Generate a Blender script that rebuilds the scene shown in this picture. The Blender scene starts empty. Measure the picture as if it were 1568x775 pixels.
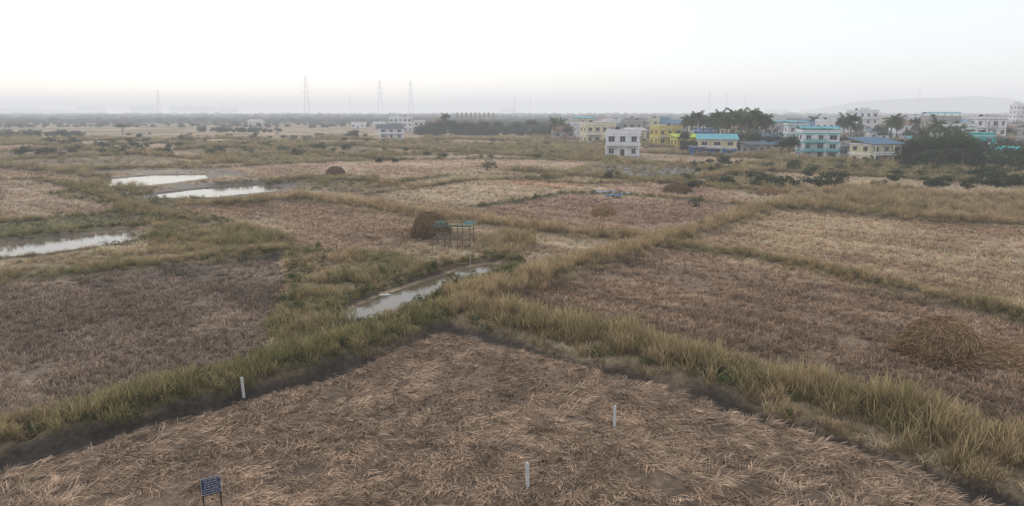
import bpy, math, random, time
import numpy as np
from mathutils import Vector, Matrix
T0=time.time()
random.seed(5)
rng=np.random.default_rng(11)
scene=bpy.context.scene
# ---------------------------------------------------------------- survey helper: image reading -> ground metres
H=12.0; FPX=1059.0; P=math.radians(11.5)
def G(u,v):
    dx=(u-784)/FPX; dy=-(v-387.5)/FPX
    z=dy*math.cos(P)-math.sin(P); y=dy*math.sin(P)+math.cos(P)
    t=-H/z
    return (dx*t,y*t)
def mpp(v):   # metres per unit at a ground row
    x,y=G(784,v); return (y*math.cos(P)+H*math.sin(P))/FPX
def GP(l): return np.array([G(*p) for p in l])
# ---------------------------------------------------------------- noise
_g={}
def vn(x,y,s,seed=0):
    if seed not in _g: _g[seed]=np.random.default_rng(seed+100).random((256,256))
    g=_g[seed]; X=np.asarray(x)/s; Y=np.asarray(y)/s
    xi=np.floor(X).astype(np.int64); yi=np.floor(Y).astype(np.int64)
    fx=X-xi; fy=Y-yi; fx=fx*fx*(3-2*fx); fy=fy*fy*(3-2*fy)
    a=g[xi&255,yi&255]; b=g[(xi+1)&255,yi&255]; c=g[xi&255,(yi+1)&255]; d=g[(xi+1)&255,(yi+1)&255]
    return (a*(1-fx)+b*fx)*(1-fy)+(c*(1-fx)+d*fx)*fy
def fbm(x,y,s,seed=0): return vn(x,y,s,seed)*.5+vn(x,y,s/2.1,seed+1)*.3+vn(x,y,s/4.7,seed+2)*.2
def sstep(a,b,x):
    t=np.clip((x-a)/(b-a),0,1); return t*t*(3-2*t)
def pdist(x,y,pl,closed=False,m=9):
    out=np.full(x.shape,99.0)
    n=len(pl)
    for i in range(n if closed else n-1):
        a=pl[i]; b=pl[(i+1)%n]
        k=np.nonzero((x>min(a[0],b[0])-m)&(x<max(a[0],b[0])+m)&(y>min(a[1],b[1])-m)&(y<max(a[1],b[1])+m))[0]
        if len(k)==0: continue
        d=b-a; L=(d**2).sum()+1e-9
        t=np.clip(((x[k]-a[0])*d[0]+(y[k]-a[1])*d[1])/L,0,1)
        dd=np.hypot(x[k]-a[0]-t*d[0],y[k]-a[1]-t*d[1])
        out[k]=np.minimum(out[k],dd)
    return out
def inpoly(x,y,pl):
    res=np.zeros(x.shape,bool)
    k=np.nonzero((x>pl[:,0].min())&(x<pl[:,0].max())&(y>pl[:,1].min())&(y<pl[:,1].max()))[0]
    if len(k)==0: return res
    xx=x[k]; yy=y[k]; c=np.zeros(len(k),bool); n=len(pl)
    for i in range(n):
        x1,y1=pl[i]; x2,y2=pl[(i+1)%n]
        if y1==y2: continue
        c^=((y1>yy)!=(y2>yy))&(xx<(x2-x1)*(yy-y1)/(y2-y1)+x1)
    res[k]=c; return res
# ---------------------------------------------------------------- land plan
P1=[(512,492),(530,468),(572,450),(650,425),(705,407),(745,400),(788,402),(775,412),(740,423),(690,438),(636,466),(566,494),(530,500)]
P2=[(-60,378),(30,368),(90,361),(150,353),(205,351),(222,360),(190,371),(130,379),(60,389),(-60,398)]
# bunds: pts, half width, bank h, dryness, grass h, density
BUNDS=[
 ([(705,478),(780,500),(900,524),(1080,573),(1200,607),(1300,636),(1430,673),(1568,718),(1720,768)],1.7,.45,.80,1.35,1.0),
 ([(-160,715),(-80,695),(0,678),(120,648),(300,604),(430,565),(560,529),(690,483)],1.5,.40,.55,.9,1.0),
 ([(700,472),(790,442),(870,414),(950,394),(1010,376),(1090,351),(1180,320)],1.6,.45,.92,1.2,1.0),
 ([(1010,376),(1130,395),(1250,415),(1340,437),(1440,463),(1510,480),(1640,510)],1.15,.4,.72,.8,.9),
 ([(-90,438),(60,427),(150,418),(300,400),(420,392)],1.5,.3,.6,.8,.6),
 ([(270,318),(380,314),(450,306),(560,318),(640,331),(730,342),(820,356),(930,369),(1005,372)],1.7,.4,.98,1.2,.9),
 ([(730,319),(790,311),(870,297)],.9,.25,.25,.5,.7),
 ([(870,298),(960,301),(1040,306),(1110,314),(1180,320)],1.0,.3,.7,.7,.7),
 ([(560,300),(640,290),(720,278),(800,276),(900,284)],1.2,.3,.65,.8,.6),
 ([(900,284),(1000,280),(1120,292),(1220,300)],1.2,.3,.6,.9,.6),
 ([(0,345),(80,338),(170,330),(230,320)],1.6,.3,.5,.8,.6),
 ([(0,276),(60,276),(120,290),(190,318)],1.4,.3,.5,.8,.6),
 ([(330,283),(430,277),(520,279),(600,282),(690,270)],1.3,.3,.6,.9,.6),
 ([(60,262),(200,259),(340,258),(480,249),(620,246),(760,244),(930,248),(1100,262)],1.4,.3,.6,1.0,.6),
 ([(480,241),(700,238),(860,233),(960,246)],1.4,.3,.6,1.0,.6),
 ([(1180,320),(1290,326),(1370,337),(1460,342),(1600,348)],1.6,.3,.85,1.2,.7),
 ([(500,494),(520,466),(566,447),(645,422),(700,404),(745,396),(796,399)],.6,.12,.55,.55,1.3),
 ([(796,402),(780,415),(745,427),(696,442),(642,470),(570,500),(530,506)],.5,.12,.55,.35,1.1),
 ([(-60,374),(30,364),(90,357),(150,349),(212,348)],.9,.2,.35,.9,.9),
 ([(230,362),(192,375),(132,383),(60,393),(-60,402)],.7,.1,.5,.45,.8),
 ([(-60,386),(20,379),(74,374),(112,368)],.8,.0,.45,.6,.6),
]
BUNDS=[(GP(a),b,c,d,e,f) for a,b,c,d,e,f in BUNDS]
DITCH=[([(690,502),(780,524),(850,541),(950,568),(1050,597),(1150,627),(1250,660),(1380,705),(1500,749),(1640,805)],.62),
       ([(-120,758),(-40,724),(60,692),(150,666),(250,637),(400,601),(480,577),(560,551),(630,525),(690,502)],.5),
       ([(430,395),(380,402),(250,422),(120,438),(-60,455)],.5),
       ([(420,540),(250,585),(100,625),(-60,668)],.4)]
DITCH=[(GP(a),b) for a,b in DITCH]
PONDS=[P1,P2,
       [(150,274),(230,267),(315,266),(322,272),(270,279),(215,285),(165,284)],
       [(232,296),(300,288),(395,281),(447,285),(420,293),(320,302),(245,303)],
       [(28,672),(52,662),(58,668),(40,680)],[(112,648),(128,643),(130,649),(116,653)]]
PONDS=[GP(a) for a in PONDS]
# brush: poly, dryness, height, density
BRUSH=[([(225,320),(330,337),(470,380),(560,394),(640,392),(690,401),(690,405),(640,423),(560,447),(512,468),(500,500),(545,508),(430,545),(408,505),(440,445),(432,394),(300,395),(225,392),(236,350),(170,322)],.60,.85,1.15),
 ([(570,500),(636,470),(690,442),(745,426),(790,408),(810,420),(720,465),(690,482),(600,510),(540,520)],.55,.4,1.0),
 ([(0,410),(100,394),(205,384),(225,394),(100,414),(0,425)],.6,.5,.8),
 ([(735,372),(770,358),(812,362),(818,380),(785,396),(745,393)],.8,1.1,.8),
 ([(1200,302),(1330,286),(1480,300),(1640,300),(1640,348),(1430,342),(1300,330),(1190,318)],.9,1.3,.8),
 ([(1150,240),(1250,262),(1400,268),(1640,288),(1640,246),(1300,240)],.35,1.3,.8),
 ([(430,272),(540,268),(620,283),(560,298),(450,293)],.4,.9,.8),
 ([(60,300),(150,285),(235,305),(330,305),(300,316),(200,320)],.45,.6,.5),
 ([(1060,268),(1160,262),(1240,290),(1150,300)],.5,1.0,.5),
 ([(0,232),(200,228),(280,246),(120,262),(0,258)],.55,1.2,.35),
 ([(280,222),(560,222),(600,236),(300,240)],.55,1.2,.35),
]
BRUSH=[(GP(a),b,c,d) for a,b,c,d in BRUSH]
FIELDS=[ # poly, albedo, style(0 standing,1 lodged)
 ([(690,496),(850,536),(1050,592),(1250,652),(1500,738),(1720,815),(1720,1500),(-400,1500),(-200,770)],(.175,.128,.092),1),
 ([(760,455),(1010,378),(1680,520),(1720,760),(1100,565),(900,515)],(.245,.175,.122),0),
 ([(1015,378),(1185,318),(1640,348),(1640,510)],(.33,.235,.153),0),
 ([(-200,440),(420,392),(440,430),(410,520),(400,560),(-200,720)],(.185,.141,.106),0),
 ([(0,278),(60,276),(190,318),(120,335),(0,345)],(.35,.255,.186),0),
 ([(280,320),(450,306),(640,331),(660,350),(600,390),(480,385),(400,360)],(.30,.215,.148),0),
 ([(730,319),(870,297),(1180,318),(1010,375),(900,365)],(.31,.213,.155),0),
 ([(560,302),(720,278),(870,290),(730,319),(640,318)],(.37,.275,.188),0),
 ([(330,262),(420,250),(560,252),(690,266),(600,281),(480,276)],(.42,.295,.215),0),
 ([(740,280),(800,277),(900,284),(870,290)],(.40,.235,.155),0),
 ([(900,284),(1000,281),(1120,293),(1180,318),(960,301)],(.35,.235,.172),0),
 ([(480,248),(620,246),(760,244),(930,248),(860,262),(600,262)],(.39,.275,.19),0),
 ([(1190,318),(1290,327),(1460,343),(1640,350),(1640,400),(1180,330)],(.34,.24,.158),0),
]
FIELDS=[(GP([(u,min(v,1500)) for u,v in a]),b,c) for a,b,c in FIELDS]
def cells(x,y):
    th=math.radians(47); c,s=math.cos(th),math.sin(th)
    wx=(vn(x,y,70,31)-.5)*14; wy=(vn(x,y,70,32)-.5)*14
    a=((x+wx)*c+(y+wy)*s)/36; i=np.floor(a).astype(np.int64)
    g=np.random.default_rng(77).random((256,256))
    b=(-(x+wx)*s+(y+wy)*c)/50+g[i&255,3]; j=np.floor(b).astype(np.int64)
    e=np.minimum(np.minimum(a-i,1-a+i)*36,np.minimum(b-j,1-b+j)*50)
    return e,g[i&255,j&255],g[(i+91)&255,(j+37)&255]
MUDP=[GP([(1400,300),(1520,315),(1530,340),(1420,338)]),GP([(120,262),(340,258),(470,285),(330,312),(220,308),(110,285)]),GP([(900,252),(1060,256),(1080,270),(900,272)])]
def env(x,y):
    x=np.asarray(x,float); y=np.asarray(y,float)
    col=np.empty(x.shape+(3,)); 
    e,h1,h2=cells(x,y)
    A=np.array([.33,.228,.16]);B=np.array([.39,.30,.195]);C=np.array([.18,.17,.095]);D=np.array([.32,.25,.155])
    far=sstep(250,420,y)[:,None]
    base=A+(B-A)*h1[:,None]; base=np.where((h2>.66)[:,None],C,base)
    far2=sstep(500,900,y)[:,None]
    fc=base*.6+D*.4; fc=fc*(1-far2)+np.array([.13,.125,.075])*far2
    col[:]=base*(1-far)+fc*far
    style=np.zeros(x.shape,int); infield=np.zeros(x.shape,bool)
    for pl,c,st in FIELDS:
        k=inpoly(x,y,pl); col[k]=c; style[k]=st; infield|=k
    bm=np.zeros(x.shape); z=np.zeros(x.shape)
    wob=(vn(x,y,2.2,5)-.5)*.9
    cb=(1-sstep(.8,2.2,e+wob))*sstep(100,125,y)*(~infield)
    bm=np.maximum(bm,cb); z+=cb*.3
    for pl,hw,bh,dr,gh,den in BUNDS:
        d=pdist(x,y,pl)+wob*min(1,hw)
        m=1-sstep(hw*.55,hw*1.35,d); z=np.maximum(z,m*bh); bm=np.maximum(bm,m)
    br=np.zeros(x.shape)
    for pl,dr,gh,den in BRUSH:
        k=inpoly(x,y,pl); br[k]=.8
        z[k]+=.12+.15*vn(x[k],y[k],4,8)
    bm=np.maximum(bm,br)
    ditch=np.zeros(x.shape)
    for pl,hw in DITCH:
        d=pdist(x,y,pl)+wob*.7
        m=1-sstep(hw*.4,hw*1.6,d); ditch=np.maximum(ditch,m)
    z-=ditch*.25
    mud=np.zeros(x.shape)
    pond=np.zeros(x.shape,bool)
    for i,pl in enumerate(PONDS):
        k=inpoly(x,y,pl); d=pdist(x,y,pl,True); pond|=k
        w=(.25,.5,3.2,3.2,.3,.3)[i]; fl=(.5,.7,1.2,1.2,.5,.5)[i]
        mud=np.maximum(mud,(1-sstep(w*.3,w,d+wob*min(1,w))))
        dep=np.where(k,sstep(0,1.0,d)*-.6,0); 
        flat=np.where(k,1,1-sstep(0,fl,d))
        z=z*(1-flat)+dep
    for pl in MUDP:
        k=inpoly(x,y,pl); mud[k]=np.maximum(mud[k],sstep(.35,.5,fbm(x[k],y[k],6,41)))
    # rows left by the harvest + soil patches
    th=math.radians(-41); ra=x*math.cos(th)+y*math.sin(th); rb=-x*math.sin(th)+y*math.cos(th)
    rows=vn(ra/14,rb/1.1,1,21)*.6+vn(ra/30,rb/3.2,1,22)*.4
    near=1-sstep(200,350,y)
    col*=(1+(rows-.5)*.95*near)[:,None]
    bcol=np.array([.13,.11,.065])
    col=col*(1-bm[:,None]*.85)+bcol*bm[:,None]*.85
    dark=np.array([.052,.042,.033])
    dm=np.maximum(ditch,mud*.9)[:,None]
    col=col*(1-dm)+dark*dm
    col*=(.60+.80*fbm(x,y,9,3))[:,None]
    z+=(fbm(x,y,1.3,9)-.5)*.12*(~pond)
    return dict(col=col,z=z,bm=bm,ditch=ditch,mud=mud,pond=pond,style=style,infield=infield,e=e,br=br,h2=h2)
# ---------------------------------------------------------------- materials
def newmat(name):
    m=bpy.data.materials.new(name); m.use_nodes=True; nt=m.node_tree; nt.nodes.clear()
    o=nt.nodes.new('ShaderNodeOutputMaterial'); return m,nt,o
def pmat(name,col,rough=.8,var=.25,scale=1.5,spec=.3,metal=0,bump=0):
    m,nt,o=newmat(name); N=nt.nodes.new; L=nt.links.new
    b=N('ShaderNodeBsdfPrincipled'); b.inputs['Roughness'].default_value=rough; b.inputs['Metallic'].default_value=metal
    b.inputs['Specular IOR Level'].default_value=spec
    tc=N('ShaderNodeTexCoord'); n=N('ShaderNodeTexNoise'); n.inputs['Scale'].default_value=scale; n.inputs['Detail'].default_value=7; n.inputs['Roughness'].default_value=.7
    mp=N('ShaderNodeMapping'); mp.inputs['Scale'].default_value=(1,1,.35)
    L(tc.outputs['Object'],mp.inputs[0]); L(mp.outputs[0],n.inputs['Vector'])
    r=N('ShaderNodeMapRange'); r.inputs[1].default_value=.3; r.inputs[2].default_value=.7; r.inputs[3].default_value=1-var; r.inputs[4].default_value=1+var*.5
    L(n.outputs['Fac'],r.inputs[0])
    v=N('ShaderNodeVectorMath'); v.operation='SCALE'; v.inputs[0].default_value=col; L(r.outputs[0],v.inputs['Scale'])
    L(v.outputs[0],b.inputs['Base Color'])
    if bump:
        bp=N('ShaderNodeBump'); bp.inputs['Strength'].default_value=bump; L(n.outputs['Fac'],bp.inputs['Height']); L(bp.outputs[0],b.inputs['Normal'])
    L(b.outputs[0],o.inputs[0]); return m
def foliage_mat(name,inst=True,ca=(.05,.07,.02),cb=(.12,.14,.05),transl=.25):
    m,nt,o=newmat(name); N=nt.nodes.new; L=nt.links.new
    def att(nm,ty): 
        a=N('ShaderNodeAttribute'); a.attribute_name=nm; a.attribute_type=ty; return a
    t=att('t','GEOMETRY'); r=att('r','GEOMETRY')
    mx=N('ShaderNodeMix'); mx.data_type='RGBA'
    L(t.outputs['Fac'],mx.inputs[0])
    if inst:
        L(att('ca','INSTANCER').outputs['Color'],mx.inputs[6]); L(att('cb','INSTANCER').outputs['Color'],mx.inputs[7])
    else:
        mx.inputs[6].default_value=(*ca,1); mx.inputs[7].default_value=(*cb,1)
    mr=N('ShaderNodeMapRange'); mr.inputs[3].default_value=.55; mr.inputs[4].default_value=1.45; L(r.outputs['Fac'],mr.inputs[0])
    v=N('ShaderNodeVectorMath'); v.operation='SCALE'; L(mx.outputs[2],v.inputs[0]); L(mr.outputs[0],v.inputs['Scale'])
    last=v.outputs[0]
    if not inst:
        oi=N('ShaderNodeObjectInfo'); m2=N('ShaderNodeMapRange'); m2.inputs[3].default_value=.7; m2.inputs[4].default_value=1.3; L(oi.outputs['Random'],m2.inputs[0])
        v2=N('ShaderNodeVectorMath'); v2.operation='SCALE'; L(last,v2.inputs[0]); L(m2.outputs[0],v2.inputs['Scale']); last=v2.outputs[0]
    d=N('ShaderNodeBsdfDiffuse'); L(last,d.inputs[0])
    if transl>0:
        tr=N('ShaderNodeBsdfTranslucent'); ms=N('ShaderNodeMixShader'); ms.inputs[0].default_value=transl
        L(last,tr.inputs[0]); L(d.outputs[0],ms.inputs[1]); L(tr.outputs[0],ms.inputs[2]); L(ms.outputs[0],o.inputs[0])
    else: L(d.outputs[0],o.inputs[0])
    return m
M_blade=foliage_mat('grass_blades',transl=.2)
M_straw=foliage_mat('straw',False,(.19,.12,.07),(.40,.275,.165),0)
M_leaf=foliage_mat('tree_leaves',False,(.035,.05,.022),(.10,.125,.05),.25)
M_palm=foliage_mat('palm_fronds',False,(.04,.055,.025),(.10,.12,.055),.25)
M_bark=pmat('bark',(.12,.095,.075),.9,.4,3,.1)
def ground_mat():
    m,nt,o=newmat('ground_soil'); N=nt.nodes.new; L=nt.links.new
    b=N('ShaderNodeBsdfPrincipled'); b.inputs['Specular IOR Level'].default_value=.15; b.inputs['Roughness'].default_value=.95
    a=N('ShaderNodeAttribute'); a.attribute_name='Col'
    w=N('ShaderNodeAttribute'); w.attribute_name='wet'
    tc=N('ShaderNodeTexCoord')
    def noise(s,d,ro=.65):
        n=N('ShaderNodeTexNoise'); n.inputs['Scale'].default_value=s; n.inputs['Detail'].default_value=d; n.inputs['Roughness'].default_value=ro
        L(tc.outputs['Object'],n.inputs['Vector']); return n
    n1=noise(4,7,.8); n2=noise(.6,5,.75); n3=noise(.06,4,.6)
    def mr(n,lo,hi,a0=.3,a1=.7):
        r=N('ShaderNodeMapRange'); r.inputs[1].default_value=a0; r.inputs[2].default_value=a1; r.inputs[3].default_value=lo; r.inputs[4].default_value=hi; L(n.outputs['Fac'],r.inputs[0]); return r
    def mul(p,q):
        k=N('ShaderNodeMath'); k.operation='MULTIPLY'; L(p.outputs[0],k.inputs[0]); L(q.outputs[0],k.inputs[1]); return k
    f=mul(mul(mr(n1,.35,1.6),mr(n2,.6,1.35)),mr(n3,.8,1.2))
    v=N('ShaderNodeVectorMath'); v.operation='SCALE'; L(a.outputs['Color'],v.inputs[0]); L(f.outputs[0],v.inputs['Scale'])
    L(v.outputs[0],b.inputs['Base Color'])
    rr=N('ShaderNodeMapRange'); rr.inputs[3].default_value=.95; rr.inputs[4].default_value=.6; L(w.outputs['Fac'],rr.inputs[0]); L(rr.outputs[0],b.inputs['Roughness'])
    bp=N('ShaderNodeBump'); bp.inputs['Strength'].default_value=.9; bp.inputs['Distance'].default_value=.1; L(n1.outputs['Fac'],bp.inputs['Height']); L(bp.outputs[0],b.inputs['Normal'])
    L(b.outputs[0],o.inputs[0]); return m
M_ground=ground_mat()
def water_mat():
    m,nt,o=newmat('pond_water'); N=nt.nodes.new; L=nt.links.new
    b=N('ShaderNodeBsdfPrincipled'); b.inputs['Roughness'].default_value=.07; b.inputs['IOR'].default_value=1.33
    tc=N('ShaderNodeTexCoord'); n=N('ShaderNodeTexNoise'); n.inputs['Scale'].default_value=1.2; n.inputs['Detail'].default_value=3
    bp=N('ShaderNodeBump'); bp.inputs['Strength'].default_value=.2; bp.inputs['Distance'].default_value=.03
    L(tc.outputs['Object'],n.inputs['Vector']); L(n.outputs['Fac'],bp.inputs['Height']); L(bp.outputs[0],b.inputs['Normal'])
    n2=N('ShaderNodeTexNoise'); n2.inputs['Scale'].default_value=.35; n2.inputs['Detail'].default_value=5; L(tc.outputs['Object'],n2.inputs['Vector'])
    mx=N('ShaderNodeMix'); mx.data_type='RGBA'; mx.inputs[6].default_value=(.08,.068,.04,1); mx.inputs[7].default_value=(.17,.14,.095,1); L(n2.outputs['Fac'],mx.inputs[0]); L(mx.outputs[2],b.inputs['Base Color'])
    L(b.outputs[0],o.inputs[0]); return m
M_water=water_mat()
# ---------------------------------------------------------------- mesh accumulator
class Acc:
    def __init__(s): s.v=[]; s.f=[]; s.mi=[]
    def add(s,vs,fs,mi=0):
        o=len(s.v); s.v+= [tuple(p) for p in vs]; s.f+=[tuple(i+o for i in f) for f in fs]; s.mi+=[mi]*len(fs)
    def box(s,c,d,rz=0,mi=0,M=None):
        vs=[]
        for sx in(-.5,.5):
            for sy in(-.5,.5):
                for sz in(-.5,.5):
                    p=Vector((sx*d[0],sy*d[1],sz*d[2]))
                    if rz: p=Matrix.Rotation(rz,3,'Z')@p
                    vs.append(p+Vector(c))
        s.add(vs,[(0,1,3,2),(4,6,7,5),(0,4,5,1),(2,3,7,6),(0,2,6,4),(1,5,7,3)],mi)
    def tube(s,pts,rs,n=6,mi=0,cap=True):
        pts=[Vector(p) for p in pts]; vs=[]
        for i,p in enumerate(pts):
            d=(pts[min(i+1,len(pts)-1)]-pts[max(i-1,0)]).normalized()
            a=d.orthogonal().normalized() if abs(d.z)<.9 else d.cross(Vector((0,1,0))).normalized(); b=d.cross(a)
            for k in range(n):
                t=2*math.pi*k/n; vs.append(p+(a*math.cos(t)+b*math.sin(t))*rs[i])
        fs=[]
        for i in range(len(pts)-1):
            for k in range(n): fs.append((i*n+k,i*n+(k+1)%n,(i+1)*n+(k+1)%n,(i+1)*n+k))
        if cap: fs.append(tuple(range(n))[::-1]); fs.append(tuple((len(pts)-1)*n+k for k in range(n)))
        s.add(vs,fs,mi)
    def mesh(s,name,mats):
        me=bpy.data.meshes.new(name); me.from_pydata(s.v,[],s.f)
        for m in (mats if isinstance(mats,(list,tuple)) else [mats]): me.materials.append(m)
        me.polygons.foreach_set('material_index',s.mi); me.update(); return me
    def obj(s,name,mats,parent=None,loc=None,rz=0):
        o=bpy.data.objects.new(name,s.mesh(name,mats)); scene.collection.objects.link(o)
        if parent: o.parent=parent
        if loc is not None: o.location=loc
        if rz: o.rotation_euler[2]=rz
        return o
def empty(name,loc,rz=0):
    e=bpy.data.objects.new(name,None); scene.collection.objects.link(e); e.location=loc; e.rotation_euler[2]=rz; return e
def setattrs(me,**kw):
    for k,(ty,arr) in kw.items():
        a=me.attributes.new(k,ty,'POINT')
        arr=np.asarray(arr)
        if ty=='FLOAT_VECTOR': a.data.foreach_set('vector',arr.astype(np.float32).ravel())
        elif ty=='FLOAT_COLOR': a.data.foreach_set('color',arr.astype(np.float32).ravel())
        elif ty=='INT': a.data.foreach_set('value',arr.astype(np.int32).ravel())
        else: a.data.foreach_set('value',arr.astype(np.float32).ravel())
def fastmesh(name,V,Fq,mat):
    me=bpy.data.meshes.new(name); n=len(V); me.vertices.add(n); me.vertices.foreach_set('co',np.asarray(V,np.float32).ravel())
    k=Fq.shape[1]; me.loops.add(Fq.size); me.loops.foreach_set('vertex_index',Fq.astype(np.int32).ravel())
    me.polygons.add(len(Fq)); me.polygons.foreach_set('loop_start',np.arange(0,Fq.size,k,dtype=np.int32))
    try: me.polygons.foreach_set('loop_total',np.full(len(Fq),k,np.int32))
    except Exception: pass
    me.update(calc_edges=True); me.validate()
    if mat: me.materials.append(mat)
    return me
# ---------------------------------------------------------------- ground sheet
NX,NY=820,1150
yy=np.exp(np.linspace(math.log(12),math.log(7025),NY))-18
ss=np.linspace(-1,1,NX); ss=np.sign(ss)*(np.abs(ss)*.75+.25*np.abs(ss)**3)*2.0
YY,SS=np.meshgrid(yy,ss,indexing='ij'); XX=SS*(YY+30)
gx=XX.ravel(); gy=YY.ravel()
E=env(gx,gy)
V=np.stack([gx,gy,E['z']],1)
idx=np.arange(NX*NY).reshape(NY,NX)
Fq=np.stack([idx[:-1,:-1].ravel(),idx[:-1,1:].ravel(),idx[1:,1:].ravel(),idx[1:,:-1].ravel()],1)
me=fastmesh('ground',V,Fq,M_ground)
me.polygons.foreach_set('use_smooth',np.ones(len(Fq),bool))
setattrs(me,Col=('FLOAT_COLOR',np.concatenate([E['col'],np.ones((len(gx),1))],1)),wet=('FLOAT',np.maximum(E['ditch'],E['mud'])))
og=bpy.data.objects.new('ground',me); scene.collection.objects.link(og)
for i,pl in enumerate(PONDS):
    a=Acc(); a.add([(p[0],p[1],-.16 if i<4 else -.02) for p in pl],[tuple(range(len(pl)))]); a.obj('pond_water',M_water)
# ---------------------------------------------------------------- plant source meshes
def blade_mesh(name,n,L,lean0,lean1,spread,width,az=None,seg=3,heads=0,base=0.0,seed=0):
    r=np.random.default_rng(seed); V=[];F=[];T=[];R=[]
    for i in range(n):
        a=r.uniform(0,2*math.pi) if az is None else r.normal(0,az)
        rad=spread*math.sqrt(r.random()); pa=r.uniform(0,2*math.pi)
        p=np.array([rad*math.cos(pa),rad*math.sin(pa),-.03+base*r.random()])
        l=L*r.uniform(.55,1.1); q=r.random(); la=math.radians(lean0[0]+(lean0[1]-lean0[0])*q); lb=math.radians(lean1[0]+(lean1[1]-lean1[0])*q)
        roll=r.uniform(-.9,.9); side=np.array([-math.sin(a),math.cos(a),0])*math.cos(roll)+np.array([0,0,1])*math.sin(roll)*.6
        rr=r.random(); o=len(V); hd=r.random()<heads; bend=r.normal(0,.25)
        for k in range(seg+1):
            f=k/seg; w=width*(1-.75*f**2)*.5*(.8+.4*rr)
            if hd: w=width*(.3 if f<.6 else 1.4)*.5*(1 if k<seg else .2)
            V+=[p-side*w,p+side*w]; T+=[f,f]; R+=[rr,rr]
            an=la+(lb-la)*(f+.5/seg); a+=bend/seg*2
            p=p+np.array([math.sin(an)*math.cos(a),math.sin(an)*math.sin(a),math.cos(an)])*l/seg
        for k in range(seg): F.append((o+2*k,o+2*k+1,o+2*k+3,o+2*k+2))
    me=fastmesh(name,np.array(V),np.array(F),M_blade); setattrs(me,t=('FLOAT',T),r=('FLOAT',R)); return me
def leafball(n,R,leaf,sq=.8,clumps=9,seed=0,up=.5):
    r=np.random.default_rng(seed)
    cc=r.normal(size=(clumps,3)); cc/=np.linalg.norm(cc,axis=1)[:,None]; cc*=r.uniform(.25,.78,(clumps,1))*R; cc[:,2]=cc[:,2]*sq+R*up
    cr=r.uniform(.25,.48,clumps)*R; cb=r.uniform(0,1,clumps)
    k=r.integers(0,clumps,n); d=r.normal(size=(n,3)); d/=np.linalg.norm(d,axis=1)[:,None]
    pos=cc[k]+d*(cr[k]*r.uniform(.55,1.08,n)**.6)[:,None]
    pos[:,2]=np.maximum(pos[:,2],.05*R)
    nrm=d+r.normal(size=(n,3))*.6; nrm/=np.linalg.norm(nrm,axis=1)[:,None]
    a=np.cross(nrm,r.normal(size=(n,3))); a/=np.linalg.norm(a,axis=1)[:,None]; b=np.cross(nrm,a)
    s=(leaf*r.uniform(.6,1.3,n))[:,None]
    V=np.stack([pos-a*s,pos-b*s*.5,pos+a*s,pos+b*s*.5],1).reshape(-1,3)
    F=np.arange(4*n).reshape(n,4)
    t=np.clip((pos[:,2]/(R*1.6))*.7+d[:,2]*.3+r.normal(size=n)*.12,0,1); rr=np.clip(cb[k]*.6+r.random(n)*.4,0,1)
    return V,F,np.repeat(t,4),np.repeat(rr,4)
def leafmesh(name,n,R,leaf,mat,**k):
    V,F,t,r=leafball(n,R,leaf,**k); me=fastmesh(name,V,F,mat); setattrs(me,t=('FLOAT',t),r=('FLOAT',r)); return me
def coll(name,meshes):
    c=bpy.data.collections.new(name)
    for i,m in enumerate(meshes): c.objects.link(bpy.data.objects.new('%s_%02d'%(name,i),m))
    return c
C_grass=coll('src_grass',[blade_mesh('g%d'%i,36,1.0,(2,20),(10,70),.32,.020,heads=.45,seed=i) for i in range(4)]
             +[blade_mesh('gb%d'%i,28,.55,(5,50),(30,95),.28,.025,seed=20+i) for i in range(2)])
C_weed=coll('src_weed',[leafmesh('w%d'%i,110,.5,.05,M_blade,sq=.7,clumps=7,seed=50+i,up=.45) for i in range(3)])
C_stub=coll('src_stub',[blade_mesh('s%d'%i,14,.32,(5,45),(20,95),.15,.026,seg=2,seed=70+i) for i in range(4)])
C_lodge=coll('src_lodge',[blade_mesh('l%d'%i,20,.50,(52,74),(90,114),.16,.019,az=.40,seg=3,base=.06,seed=90+i) for i in range(5)]
             +[blade_mesh('lm%d'%i,16,.32,(20,75),(70,115),.18,.02,seg=2,base=.03,seed=190+i) for i in range(2)])
C_bush=coll('src_bush',[leafmesh('b%d'%i,420,2.0,.24,M_blade,sq=.65,clumps=11,seed=120+i,up=.45) for i in range(4)])
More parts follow.
